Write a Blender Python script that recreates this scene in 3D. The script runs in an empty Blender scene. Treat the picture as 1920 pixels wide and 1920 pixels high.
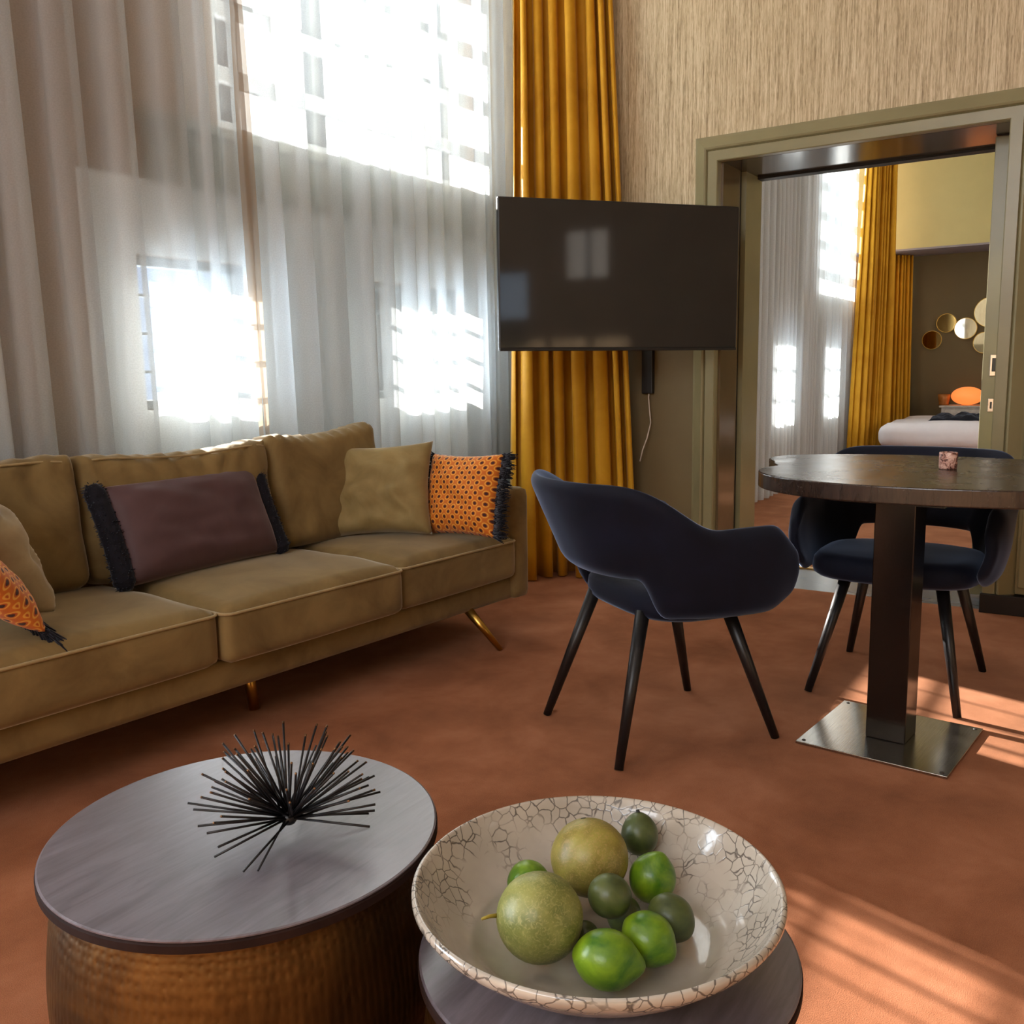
import bpy, bmesh, math, random
from mathutils import Vector, Matrix, noise
R = math.radians
PI = math.pi
C = bpy.context.scene.collection
S = bpy.context.scene

# ------------------------------------------------------------------ camera
cam_d = bpy.data.cameras.new('camera')
cam = bpy.data.objects.new('camera', cam_d)
C.objects.link(cam)
cam_d.sensor_width = 36
cam_d.sensor_fit = 'HORIZONTAL'
cam_d.lens = 36 * 1741 / 1920
cam_d.clip_start = 0.02
PITCH, YAW, ROLL = .151, .58, -.017
fw = Vector((math.cos(YAW) * math.cos(PITCH), math.sin(YAW) * math.cos(PITCH), -math.sin(PITCH)))
r0 = Vector((math.sin(YAW), -math.cos(YAW), 0))
u0 = r0.cross(fw)
rt = r0 * math.cos(ROLL) + u0 * math.sin(ROLL)
up = u0 * math.cos(ROLL) - r0 * math.sin(ROLL)
cam.matrix_world = Matrix(((rt.x, up.x, -fw.x, 0), (rt.y, up.y, -fw.y, 0), (rt.z, up.z, -fw.z, 1.08), (0, 0, 0, 1)))
S.camera = cam

# ------------------------------------------------------------------ world, sun, daylight, exposure
w = bpy.data.worlds.new('World')
S.world = w
w.use_nodes = True
w.node_tree.nodes['Background'].inputs[0].default_value = (.55, .72, 1, 1)
w.node_tree.nodes['Background'].inputs[1].default_value = 1.2

SUN_AZ, SUN_EL = R(-107), R(21.2)
sun_d = bpy.data.lights.new('sun', 'SUN')
sun_d.energy = 46
sun_d.angle = R(.6)
sun_d.color = (1, .93, .84)
sun = bpy.data.objects.new('sun', sun_d)
C.objects.link(sun)
sd = Vector((math.cos(SUN_AZ) * math.cos(SUN_EL), math.sin(SUN_AZ) * math.cos(SUN_EL), -math.sin(SUN_EL)))
sun.rotation_euler = sd.to_track_quat('-Z', 'Y').to_euler()


def area(name, loc, direction, sx, sy, power, color):
    d = bpy.data.lights.new(name, 'AREA')
    d.shape = 'RECTANGLE'
    d.size, d.size_y = sx, sy
    d.energy = power
    d.color = color
    o = bpy.data.objects.new(name, d)
    C.objects.link(o)
    o.location = loc
    o.rotation_euler = Vector(direction).to_track_quat('-Z', 'Y').to_euler()
    return o


SKY = (.76, .89, 1)
area('daylight_upper', (3.56, 3.55, 2.95), (0, -1, 0), 1.9, 1.9, 22, SKY)
area('daylight_casement_left', (2.52, 3.55, 1.25), (0, -1, 0), .62, .62, 13, SKY)
area('daylight_casement_right', (3.96, 3.55, 1.25), (0, -1, 0), .8, .62, 16, SKY)
area('daylight_bedroom', (9.6, 2.95, 2.0), (0, -1, 0), 3.4, 2.8, 60, SKY)
area('daylight_rear', (-2.75, .5, 2.75), (1, 0, 0), 2.6, 1.5, 100, (.95, .97, 1))
area('fill_left', (-1.1, 3.5, 1.95), (0, -1, 0), 2.0, 3.2, 330, SKY)  # added fill for light from the left, through an invented off-frame window
area('fill_bedroom_near', (5.9, 2.95, 2.3), (0, -1, 0), 1.4, 2.4, 75, SKY)  # added bedroom fill, also brightens the sheer that the mirrors reflect
area('fill_bedroom_side', (8.3, -2.3, 1.8), (0, 1, 0), 2.2, 2.0, 72, (1, .9, .78))  # added warm fill for bulkhead and mirrors, from an invented side window

S.view_settings.view_transform = 'Standard'
S.view_settings.look = 'None'
S.view_settings.gamma = 1
S.view_settings.use_curve_mapping = False
S.view_settings.exposure = 0.2
S.cycles.use_denoising = True
S.cycles.max_bounces = 10
S.cycles.transparent_max_bounces = 24
S.cycles.sample_clamp_indirect = 6

# ------------------------------------------------------------------ helpers


def lin(*c):
    return tuple(((v / 255) / 12.92 if v / 255 <= .04045 else ((v / 255 + .055) / 1.055) ** 2.4) for v in c) + (1,)


class MAT:
    """small node builder"""

    def __init__(s, name):
        s.m = bpy.data.materials.new(name)
        s.m.use_nodes = True
        s.nt = s.m.node_tree
        s.bsdf = s.nt.nodes['Principled BSDF']
        s.out = s.nt.nodes['Material Output']

    def n(s, t, **kw):
        nd = s.nt.nodes.new(t)
        for k, v in kw.items():
            setattr(nd, k, v)
        return nd

    def l(s, a, b):
        s.nt.links.new(a, b)

    def coord(s, kind='Object', scale=(1, 1, 1), rot=(0, 0, 0)):
        t = s.n('ShaderNodeTexCoord')
        m = s.n('ShaderNodeMapping')
        m.inputs['Scale'].default_value = scale
        m.inputs['Rotation'].default_value = rot
        s.l(t.outputs[kind], m.inputs['Vector'])
        return m.outputs['Vector']

    def noise(s, vec, scale, detail=4, rough=.55, dist=0):
        n = s.n('ShaderNodeTexNoise')
        n.inputs['Scale'].default_value = scale
        n.inputs['Detail'].default_value = detail
        n.inputs['Roughness'].default_value = rough
        n.inputs['Distortion'].default_value = dist
        s.l(vec, n.inputs['Vector'])
        return n.outputs['Fac']

    def ramp(s, fac, stops, interp='LINEAR'):
        r = s.n('ShaderNodeValToRGB')
        r.color_ramp.interpolation = interp
        e = r.color_ramp.elements
        while len(e) < len(stops):
            e.new(.5)
        for i, (p, c) in enumerate(stops):
            e[i].position = p
            e[i].color = c
        s.l(fac, r.inputs['Fac'])
        return r.outputs['Color']

    def math(s, op, a, b=None):
        m = s.n('ShaderNodeMath', operation=op)
        for i, v in enumerate((a, b)):
            if v is None:
                continue
            if isinstance(v, (int, float)):
                m.inputs[i].default_value = v
            else:
                s.l(v, m.inputs[i])
        return m.outputs[0]

    def mix(s, fac, a, b, mode='MIX'):
        m = s.n('ShaderNodeMix', data_type='RGBA', blend_type=mode)
        for nm, v in ((0, fac), (6, a), (7, b)):
            if isinstance(v, (int, float)):
                m.inputs[nm].default_value = v
            elif isinstance(v, tuple):
                m.inputs[nm].default_value = v
            else:
                s.l(v, m.inputs[nm])
        return m.outputs[2]

    def bump(s, h, strength=.3, dist=.01):
        b = s.n('ShaderNodeBump')
        b.inputs['Strength'].default_value = strength
        b.inputs['Distance'].default_value = dist
        s.l(h, b.inputs['Height'])
        s.l(b.outputs['Normal'], s.bsdf.inputs['Normal'])

    def base(s, c):
        if isinstance(c, tuple):
            s.bsdf.inputs['Base Color'].default_value = c
        else:
            s.l(c, s.bsdf.inputs['Base Color'])

    def set(s, **kw):
        for k, v in kw.items():
            k = k.replace('_', ' ')
            if isinstance(v, (int, float, tuple)):
                s.bsdf.inputs[k].default_value = v
            else:
                s.l(v, s.bsdf.inputs[k])
        return s


def velvet(name, c, c2=None, sheen=.5, tint=(1, 1, 1, 1), scale=9, rough=.85, bump=.08):
    m = MAT(name)
    v = m.coord()
    n = m.noise(v, scale, 5, .6, .6)
    c2 = c2 or tuple(x * .72 for x in c[:3]) + (1,)
    m.base(m.ramp(n, [(.3, c2), (.7, c)]))
    m.set(Roughness=rough, Sheen_Weight=sheen, Sheen_Roughness=.35, Sheen_Tint=tint, Specular_IOR_Level=.2)
    f = m.noise(v, 420, 2)
    m.bump(f, bump, .002)
    return m.m


def plain(name, c, rough=.5, metal=0, nscale=14, var=.15, bump=.05, spec=.5, coat=0):
    m = MAT(name)
    v = m.coord()
    n = m.noise(v, nscale, 4)
    lo = tuple(x * (1 - var) for x in c[:3]) + (1,)
    hi = tuple(min(1, x * (1 + var)) for x in c[:3]) + (1,)
    m.base(m.ramp(n, [(.3, lo), (.7, hi)]))
    m.set(Roughness=rough, Metallic=metal, Specular_IOR_Level=spec, Coat_Weight=coat)
    if bump:
        m.bump(m.noise(v, nscale * 9, 3), bump, .003)
    return m.m


def mkobj(name, bm, mat, parent=None, smooth=True, mods=(), recalc=True):
    if recalc:
        bmesh.ops.recalc_face_normals(bm, faces=bm.faces)
    me = bpy.data.meshes.new(name)
    bm.to_mesh(me)
    bm.free()
    if smooth:
        for p in me.polygons:
            p.use_smooth = True
    if mat:
        me.materials.append(mat)
    o = bpy.data.objects.new(name, me)
    C.objects.link(o)
    if parent:
        o.parent = parent
    for t, kw in mods:
        md = o.modifiers.new(t.lower(), t)
        for k, v in kw.items():
            setattr(md, k, v)
    return o


def BEV(wd=.004, seg=2):
    return ('BEVEL', dict(width=wd, segments=seg, limit_method='ANGLE', angle_limit=R(35)))


SUB1 = ('SUBSURF', dict(levels=1, render_levels=1))
SUB2 = ('SUBSURF', dict(levels=2, render_levels=2))


def thing(name, label, cat, loc=(0, 0, 0), rz=0, group=None):
    o = bpy.data.objects.new(name, None)
    o.empty_display_size = .05
    C.objects.link(o)
    o.location = loc
    o.rotation_euler = (0, 0, rz)
    return tag(o, label, cat, group)


def tag(o, label, cat, group=None):
    o['label'] = label
    o['category'] = cat
    if group:
        o['group'] = group
    return o


def struct(o):
    o['kind'] = 'structure'
    return o


def bx(bm, x0, x1, y0, y1, z0, z1, M=None):
    vs = [bm.verts.new((x, y, z)) for x in (x0, x1) for y in (y0, y1) for z in (z0, z1)]
    for f in ((0, 1, 3, 2), (4, 6, 7, 5), (0, 4, 5, 1), (2, 3, 7, 6), (0, 2, 6, 4), (1, 5, 7, 3)):
        bm.faces.new([vs[i] for i in f])
    if M:
        for v in vs:
            v.co = M @ v.co
    return vs


def box(*a, M=None):
    bm = bmesh.new()
    bx(bm, *a, M=M)
    return bm


def tube(bm, pts, rad, seg=10, cap=True):
    """swept tube through pts; rad number or list"""
    pts = [Vector(p) for p in pts]
    n = len(pts)
    rings = []
    t0 = (pts[1] - pts[0]).normalized()
    ref = Vector((0, 0, 1)) if abs(t0.z) < .9 else Vector((1, 0, 0))
    a = t0.cross(ref).normalized()
    for i, p in enumerate(pts):
        t = (pts[min(i + 1, n - 1)] - pts[max(i - 1, 0)]).normalized()
        a = (a - t * a.dot(t)).normalized()
        b = t.cross(a)
        r = rad[i] if isinstance(rad, (list, tuple)) else rad
        rings.append([bm.verts.new(p + (a * math.cos(2 * PI * k / seg) + b * math.sin(2 * PI * k / seg)) * r) for k in range(seg)])
    for i in range(n - 1):
        for k in range(seg):
            bm.faces.new((rings[i][k], rings[i][(k + 1) % seg], rings[i + 1][(k + 1) % seg], rings[i + 1][k]))
    if cap:
        bm.faces.new(rings[0][::-1])
        bm.faces.new(rings[-1])


def lathe(bm, prof, seg=64, M=None):
    """prof list of (r,z)"""
    rings = []
    for r, z in prof:
        if r < 1e-5:
            rings.append([bm.verts.new((0, 0, z))])
        else:
            rings.append([bm.verts.new((r * math.cos(2 * PI * k / seg), r * math.sin(2 * PI * k / seg), z)) for k in range(seg)])
    for a, b in zip(rings, rings[1:]):
        for k in range(seg):
            k2 = (k + 1) % seg
            if len(a) == 1 and len(b) == 1:
                continue
            if len(a) == 1:
                bm.faces.new((a[0], b[k2], b[k]))
            elif len(b) == 1:
                bm.faces.new((a[k], a[k2], b[0]))
            else:
                bm.faces.new((a[k], a[k2], b[k2], b[k]))
    if M:
        for v in bm.verts:
            v.co = M @ v.co


def prism(bm, pts, z0, z1):
    a = [bm.verts.new((x, y, z0)) for x, y in pts]
    b = [bm.verts.new((x, y, z1)) for x, y in pts]
    n = len(pts)
    bm.faces.new(a[::-1])
    bm.faces.new(b)
    for i in range(n):
        bm.faces.new((a[i], a[(i + 1) % n], b[(i + 1) % n], b[i]))


def grid(bm, nu, nv, f, closed_u=False, uv=None):
    vs = [[bm.verts.new(f(i / (nu if closed_u else nu - 1), j / (nv - 1))) for j in range(nv)] for i in range(nu)]
    lay = bm.loops.layers.uv.new('UVMap') if uv else None
    for i in range(nu if closed_u else nu - 1):
        for j in range(nv - 1):
            i2 = (i + 1) % nu
            fc = bm.faces.new((vs[i][j], vs[i2][j], vs[i2][j + 1], vs[i][j + 1]))
            if lay:
                for lp, (a, b) in zip(fc.loops, ((i, j), (i + 1, j), (i + 1, j + 1), (i, j + 1))):
                    lp[lay].uv = uv(a / (nu - 1), b / (nv - 1))
    return vs


def soft_box(w_, d_, h_, r, crown=.02, n=(22, 22, 8), disp=None):
    """rounded upholstery block centred on x,y, base z=0"""
    bm = bmesh.new()
    hw, hd, hh = w_ / 2, d_ / 2, h_ / 2
    nx, ny, nz = n
    cache = {}

    def P(x, y, z):
        k = (round(x, 5), round(y, 5), round(z, 5))
        if k in cache:
            return cache[k]
        p = Vector((x * hw, y * hd, z * hh))
        c = Vector((max(-hw + r, min(hw - r, p.x)), max(-hd + r, min(hd - r, p.y)), max(-hh + r, min(hh - r, p.z))))
        dd = p - c
        if dd.length > 1e-9:
            p = c + dd.normalized() * r
        cr = max(0, 1 - x * x) * max(0, 1 - y * y)
        p.z += crown * cr ** .6 * (z if z > 0 else .2 * z)
        if disp:
            p = disp(p, x, y, z)
        cache[k] = bm.verts.new(p + Vector((0, 0, hh)))
        return cache[k]

    def face(fn, a, b):
        for i in range(a):
            for j in range(b):
                q = [fn(-1 + 2 * (i + di) / a, -1 + 2 * (j + dj) / b) for di, dj in ((0, 0), (1, 0), (1, 1), (0, 1))]
                if len(set(q)) == 4:
                    bm.faces.new(q)
    for s in (-1, 1):
        face(lambda u, v: P(u, v, s), nx, ny)
        face(lambda u, v: P(u, s, v), nx, nz)
        face(lambda u, v: P(s, u, v), ny, nz)
    return bm


# ------------------------------------------------------------------ materials
M = {}
# carpet
m = MAT('terracotta_carpet')
v = m.coord()
big = m.noise(v, 3.2, 6, .62, .25)
fine = m.noise(v, 480, 3)
col = m.ramp(big, [(.32, lin(118, 70, 46)), (.5, lin(152, 95, 66)), (.7, lin(180, 120, 89))])
col = m.mix(.35, col, m.ramp(fine, [(.3, lin(94, 52, 32)), (.7, lin(180, 118, 84))]))
m.base(col)
m.set(Roughness=.95, Sheen_Weight=.12, Sheen_Roughness=.5, Sheen_Tint=(1, .7, .45, 1), Specular_IOR_Level=.05)
m.bump(m.math('ADD', fine, m.math('MULTIPLY', big, .6)), .28, .005)
M['carpet'] = m.m
# wallpaper : vertical streaks
m = MAT('streaked_wallpaper')
v = m.coord(scale=(1, 1, 1))
v1 = m.coord(scale=(46, 46, 1.0))
v2 = m.coord(scale=(120, 120, 9))
v3 = m.coord(scale=(3, 3, .9))
a = m.noise(v1, 3.2, 6, .62, .7)
b = m.noise(v2, 2.2, 5, .6, .9)
c = m.noise(v3, 1.0, 3)
f = m.math('ADD', m.math('MULTIPLY', a, .55), m.math('MULTIPLY', b, .45))
col = m.ramp(f, [(.38, lin(134, 112, 78)), (.5, lin(196, 176, 138)), (.6, lin(224, 208, 174))])
col = m.mix(m.math('MULTIPLY', c, .35), col, lin(160, 138, 100))
m.base(col)
m.set(Roughness=.45, Specular_IOR_Level=.45)
m.bump(f, .25, .004)
M['wallpaper'] = m.m
M['olive_paint'] = plain('olive_gloss_paint', lin(136, 128, 94), .3, 0, 6, .06, .04, .5)
M['olive_wall'] = plain('olive_wall_paint', lin(112, 96, 62), .55, 0, 4, .06, .04)
M['jamb_paint'] = plain('brown_lacquered_jamb', lin(104, 88, 64), .16, 0, 5, .06, .02, .6)
M['lintel_paint'] = plain('dark_lacquered_lintel', lin(70, 60, 54), .12, 0, 5, .08, .02, .7)
M['black_paint'] = plain('black_plinth_paint', lin(22, 22, 24), .4, 0, 8, .1, .03)
M['dark_rubber'] = plain('dark_seal', lin(16, 14, 12), .6)
M['taupe_wall'] = plain('taupe_wall_paint', lin(150, 122, 94), .8, 0, 3, .05, .04)
M['pale_wall'] = plain('pale_wall_paint', lin(226, 230, 228), .7, 0, 3, .04, .04)
M['sill_paint'] = plain('grey_olive_sill_paint', lin(128, 126, 108), .5, 0, 3, .05, .03)
M['ceiling_paint'] = plain('white_ceiling_paint', lin(220, 214, 204), .9, 0, 3, .03, .03)
M['room_paint'] = plain('warm_room_paint', lin(150, 126, 96), .8, 0, 3, .05, .04)
M['window_paint'] = plain('white_window_paint', lin(205, 208, 206), .45, 0, 6, .05, .03)
M['dark_frame'] = plain('dark_casement_paint', lin(105, 112, 112), .45, 0, 6, .08, .03)
M['bulkhead'] = plain('yellow_olive_wall_paint', lin(192, 178, 118), .7, 0, 3, .04, .03)
M['bed_wall'] = plain('deep_olive_wall_paint', lin(104, 90, 58), .7, 0, 3, .05, .03)
M['soffit'] = plain('mauve_grey_soffit_paint', lin(140, 132, 134), .7, 0, 3, .04, .03)
m = MAT('slate_floor_tile')
v = m.coord(rot=(0, 0, R(32)))
br = m.n('ShaderNodeTexBrick')
br.offset = 0
br.inputs['Scale'].default_value = 1
br.inputs['Brick Width'].default_value = .3
br.inputs['Row Height'].default_value = .3
br.inputs['Mortar Size'].default_value = .004
br.inputs['Color1'].default_value = lin(92, 98, 106)
br.inputs['Color2'].default_value = lin(84, 88, 96)
br.inputs['Mortar'].default_value = lin(40, 42, 46)
m.l(v, br.inputs['Vector'])
m.base(br.outputs['Color'])
m.set(Roughness=.25)
M['tile'] = m.m


def sheer(name, col, transp):
    m = MAT(name)
    v = m.coord(kind='UV', scale=(1, 1, 1))
    tr = m.n('ShaderNodeBsdfTransparent')
    tr.inputs['Color'].default_value = (.97, .98, 1, 1)
    tl = m.n('ShaderNodeBsdfTranslucent')
    df = m.n('ShaderNodeBsdfDiffuse')
    weave = m.noise(v, 900, 1)
    c = m.ramp(weave, [(.35, tuple(x * .9 for x in col[:3]) + (1,)), (.65, col)])
    m.l(c, tl.inputs['Color'])
    m.l(c, df.inputs['Color'])
    mx = m.n('ShaderNodeMixShader')
    mx.inputs[0].default_value = .58
    m.l(df.outputs[0], mx.inputs[1])
    m.l(tl.outputs[0], mx.inputs[2])
    mx2 = m.n('ShaderNodeMixShader')
    mx2.inputs[0].default_value = 1 - transp
    m.l(tr.outputs[0], mx2.inputs[1])
    m.l(mx.outputs[0], mx2.inputs[2])
    m.l(mx2.outputs[0], m.out.inputs['Surface'])
    return m.m


M['sheer'] = sheer('ivory_sheer_voile', lin(232, 238, 240), .44)
M['hem'] = sheer('sheer_hem_band', lin(176, 156, 134), .22)
m = MAT('window_glass')
tr = m.n('ShaderNodeBsdfTransparent')
gl = m.n('ShaderNodeBsdfGlossy')
gl.inputs['Roughness'].default_value = .03
fr = m.n('ShaderNodeFresnel')
mx = m.n('ShaderNodeMixShader')
m.l(fr.outputs[0], mx.inputs[0])
m.l(tr.outputs[0], mx.inputs[1])
m.l(gl.outputs[0], mx.inputs[2])
m.l(mx.outputs[0], m.out.inputs['Surface'])
M['glass'] = m.m
M['yellow'] = velvet('mustard_velvet', lin(208, 154, 36), lin(182, 126, 18), .3, (1, .85, .5, 1), 3, .6, .06)
M['sofa'] = velvet('olive_tan_velvet', lin(138, 116, 74), lin(106, 86, 52), .45, (1, .95, .8, 1), 5, .8, .06)
M['sofa_pipe'] = velvet('olive_tan_piping', lin(168, 146, 104), None, .5, (1, .95, .8, 1), 20, .7, .04)
M['pillow_olive'] = velvet('olive_pillow_velvet', lin(150, 132, 88), lin(124, 106, 66), .6, (1, .96, .82, 1), 7, .7, .05)
M['pillow_cream'] = velvet('pale_olive_pillow_velvet', lin(176, 160, 126), lin(146, 128, 94), .6, (1, .96, .86, 1), 7, .7, .05)
M['purple'] = velvet('aubergine_satin', lin(88, 66, 68), lin(76, 56, 58), .35, (1, .85, .9, 1), 4, .55, .04)
M['fringe'] = velvet('black_fringe', lin(26, 24, 34), lin(14, 13, 18), .3, (.7, .8, 1, 1), 60, .8, .2)
M['navy'] = velvet('navy_velvet', lin(16, 20, 38), lin(10, 13, 26), .5, (.5, .66, 1, 1), 6, .75, .05)
M['chair_leg'] = plain('black_stained_wood', lin(20, 19, 21), .38, 0, 20, .2, .03)
M['brass'] = plain('brushed_brass', lin(198, 158, 78), .28, 1, 30, .08, .03)
# orange patterned
m = MAT('orange_ring_print')
v = m.coord(kind='UV', scale=(12.5, 12.5, 1), rot=(0, 0, R(45)))
vo = m.n('ShaderNodeTexVoronoi', voronoi_dimensions='2D', feature='F1')
vo.inputs['Randomness'].default_value = 0
vo.inputs['Scale'].default_value = 1
m.l(v, vo.inputs['Vector'])
m.base(m.ramp(vo.outputs['Distance'], [(0, lin(50, 18, 16)), (.19, lin(62, 22, 14)), (.215, lin(170, 74, 8)), (.29, lin(204, 104, 8)), (.31, lin(228, 172, 66)), (.39, lin(230, 174, 64)), (.41, lin(212, 116, 10)), (.6, lin(198, 102, 8))]))
m.set(Roughness=.75, Sheen_Weight=.2)
m.bump(m.noise(m.coord(), 300, 2), .06, .002)
M['orange'] = m.m
# tv
M['tv_body'] = plain('black_tv_plastic', lin(24, 24, 25), .45, 0, 30, .1, .03)
m = MAT('tv_screen_glass')
m.base(m.ramp(m.noise(m.coord(), 3, 2), [(.3, lin(38, 37, 36)), (.7, lin(42, 41, 39))]))
m.set(Roughness=.06, Specular_IOR_Level=.6)
M['tv_screen'] = m.m
M['cable'] = plain('white_cable_plastic', lin(215, 205, 190), .5)
# bistro table
m = MAT('worn_dark_walnut')
v = m.coord(scale=(2, 14, 2))
g = m.noise(v, 5, 6, .6, 1.5)
v2 = m.coord()
wear = m.noise(v2, 7, 6, .7)
m.base(m.mix(m.ramp(wear, [(.6, (0, 0, 0, 1)), (.75, (.3, .3, .3, 1))]), m.ramp(g, [(.3, lin(38, 28, 24)), (.7, lin(58, 44, 36))]), lin(112, 92, 76)))
m.set(Roughness=m.ramp(wear, [(.3, (.2, .2, .2, 1)), (.8, (.34, .34, .34, 1))]), Specular_IOR_Level=.6)
m.bump(g, .05, .002)
M['walnut'] = m.m
m = MAT('brushed_steel_plate')
g = m.noise(m.coord(scale=(3, 120, 3)), 4, 4)
m.base(m.ramp(g, [(.3, lin(150, 147, 142)), (.7, lin(184, 181, 176))]))
m.set(Metallic=1.0, Roughness=.24)
m.bump(g, .03, .001)
M['steel'] = m.m
M['column'] = plain('black_steel_column', lin(15, 13, 12), .16, .0, 14, .2, .02, .6)
# drum tables
m = MAT('hammered_brass')
vo = m.n('ShaderNodeTexVoronoi', feature='SMOOTH_F1')
vo.inputs['Scale'].default_value = 1
vo.inputs['Randomness'].default_value = .35
m.l(m.coord(kind='UV', scale=(150, 28, 1)), vo.inputs['Vector'])
pat = m.noise(m.coord(), 7, 5, .6, .8)
m.base(m.ramp(pat, [(.3, lin(56, 37, 16)), (.55, lin(88, 60, 26)), (.75, lin(120, 86, 42))]))
m.set(Metallic=.8, Roughness=.5)
m.bump(vo.outputs['Distance'], .45, .005)
M['hammered'] = m.m
m = MAT('dark_stained_lid_wood')
v = m.coord(scale=(1.2, 9, 1), rot=(0, 0, R(28)))
g = m.noise(v, 6, 6, .65, 1.2)
pat = m.noise(m.coord(), 6, 5, .6, .6)
m.base(m.mix(m.math('MULTIPLY', pat, .6), m.ramp(g, [(.3, lin(74, 68, 76)), (.7, lin(122, 116, 126))]), lin(76, 66, 72)))
m.set(Roughness=m.ramp(g, [(.3, (.34, .34, .34, 1)), (.7, (.46, .46, .46, 1))]), Specular_IOR_Level=.8, Coat_Weight=.8, Coat_Roughness=.3)
m.bump(g, .08, .002)
M['lid'] = m.m
M['lid_edge'] = plain('dark_lid_rim', lin(40, 25, 21), .75, 0, 20, .2, .03, .15)
M['iron'] = plain('black_iron_rod', lin(26, 24, 26), .38, .3, 60, .25, .0)
M['rod_tip'] = plain('bronze_rod_tip', lin(130, 96, 66), .4, .8, 60, .1, .0)
# crackle bowl
m = MAT('crackle_glaze')
v = m.coord()
vd = m.n('ShaderNodeVectorMath', operation='ADD')
nz = m.n('ShaderNodeTexNoise')
nz.inputs['Scale'].default_value = 26
nz.inputs['Detail'].default_value = 3
m.l(v, nz.inputs['Vector'])
sc = m.n('ShaderNodeVectorMath', operation='SCALE')
sc.inputs['Scale'].default_value = .022
m.l(nz.outputs['Color'], sc.inputs[0])
m.l(v, vd.inputs[0])
m.l(sc.outputs[0], vd.inputs[1])
vo = m.n('ShaderNodeTexVoronoi', feature='DISTANCE_TO_EDGE')
vo.inputs['Scale'].default_value = 60
m.l(vd.outputs[0], vo.inputs['Vector'])
line = m.ramp(vo.outputs['Distance'], [(.0, (.85, .85, .85, 1)), (.025, (.75, .75, .75, 1)), (.06, (0, 0, 0, 1))])
# cracks gather towards the flared wall (radius in object space), few in the centre
sep = m.n('ShaderNodeSeparateXYZ')
m.l(v, sep.inputs[0])
rad = m.math('SQRT', m.math('ADD', m.math('MULTIPLY', sep.outputs[0], sep.outputs[0]), m.math('MULTIPLY', sep.outputs[1], sep.outputs[1])))
gate = m.math('ADD', m.math('MULTIPLY', rad, 3.4), m.math('SUBTRACT', m.noise(v, 14, 3), .72))
gate = m.ramp(gate, [(.36, (0, 0, 0, 1)), (.50, (1, 1, 1, 1))])
lm = m.math('MULTIPLY', line, gate)
glz = m.ramp(m.noise(v, 9, 4), [(.3, lin(160, 150, 136)), (.7, lin(186, 176, 162))])
m.base(m.mix(lm, glz, lin(64, 58, 54)))
m.set(Roughness=.14, Specular_IOR_Level=.6, Coat_Weight=.4)
m.bump(m.math('SUBTRACT', m.noise(v, 38, 3), lm), .12, .002)
M['crackle'] = m.m


def fruit(name, lo, hi, spots, rough, bscale=160, bstr=.15, net=None):
    m = MAT(name)
    v = m.coord()
    n = m.noise(v, 22, 4, .6, .5)
    col = m.ramp(n, [(.34, lo), (.66, hi)])
    if net:
        k = m.noise(m.coord(scale=(1, 1, 1)), 130, 5, .7, 2.5)
        col = m.mix(m.ramp(k, [(.5, (0, 0, 0, 1)), (.62, (.6, .6, .6, 1))]), col, net)
    m.base(col)
    m.set(Roughness=rough, Specular_IOR_Level=.5)
    m.bump(m.noise(v, bscale, 2), bstr, .002)
    return m.m


M['lime'] = fruit('bright_lime_skin', lin(48, 94, 14), lin(122, 152, 28), None, .32)
M['dark_lime'] = fruit('dark_green_skin', lin(50, 62, 28), lin(82, 92, 44), None, .38)
M['melon'] = fruit('netted_green_skin', lin(96, 104, 46), lin(138, 138, 72), None, .42, 120, .25, lin(168, 160, 100))
M['melon_brown'] = fruit('netted_russet_green_skin', lin(112, 98, 40), lin(146, 136, 60), None, .42, 120, .25, lin(168, 140, 84))
M['stem'] = plain('dry_stem', lin(150, 130, 40), .6)
M['stem_dark'] = plain('dark_stem_nub', lin(22, 22, 12), .7)
# bedroom
M['linen'] = plain('white_bed_linen', lin(226, 222, 226), .85, 0, 10, .03, .15)
M['bed_base'] = velvet('black_bed_base_fabric', lin(24, 26, 36), None, .2, (.7, .8, 1, 1), 10, .9, .06)
M['dark_clothes'] = velvet('black_clothing', lin(26, 27, 36), None, .2, (.7, .8, 1, 1), 30, .85, .3)
M['cabinet'] = plain('whitewashed_cabinet', lin(186, 178, 168), .6, 0, 20, .2, .08)
m = MAT('round_mirror_glass')
m.base(lin(225, 222, 214))
m.set(Metallic=1.0, Roughness=.03)
M['mirror'] = m.m
m = MAT('bronze_mirror_glass')
m.base(lin(150, 118, 66))
m.set(Metallic=1.0, Roughness=.05)
M['mirror_bronze'] = m.m
m = MAT('glowing_orange_shade')
m.base(lin(226, 140, 80))
m.set(Roughness=.6, Emission_Color=lin(255, 140, 66), Emission_Strength=.75)
M['lamp'] = m.m
M['amber'] = plain('amber_glass_holder', lin(176, 110, 50), .25, .2, 20, .2, .05)
M['chrome'] = plain('polished_nickel', lin(214, 204, 192), .2, 1, 20, .05, .0)
M['handle_dark'] = plain('dark_recess', lin(60, 54, 48), .5)
m = MAT('mottled_candle_holder')
k = m.noise(m.coord(), 70, 5, .7, 1)
m.base(m.ramp(k, [(.42, lin(84, 46, 40)), (.5, lin(190, 140, 124)), (.6, lin(226, 190, 176))]))
m.set(Roughness=.35)
M['cup'] = m.m
m = MAT('lit_pane')
m.base(lin(230, 215, 195))
m.set(Emission_Color=(1, .9, .78, 1), Emission_Strength=1.1)
M['lit_pane'] = m.m
m = MAT('cool_lit_pane')
m.base(lin(200, 215, 230))
m.set(Emission_Color=(.6, .8, 1, 1), Emission_Strength=.7)
M['cool_pane'] = m.m

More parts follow.
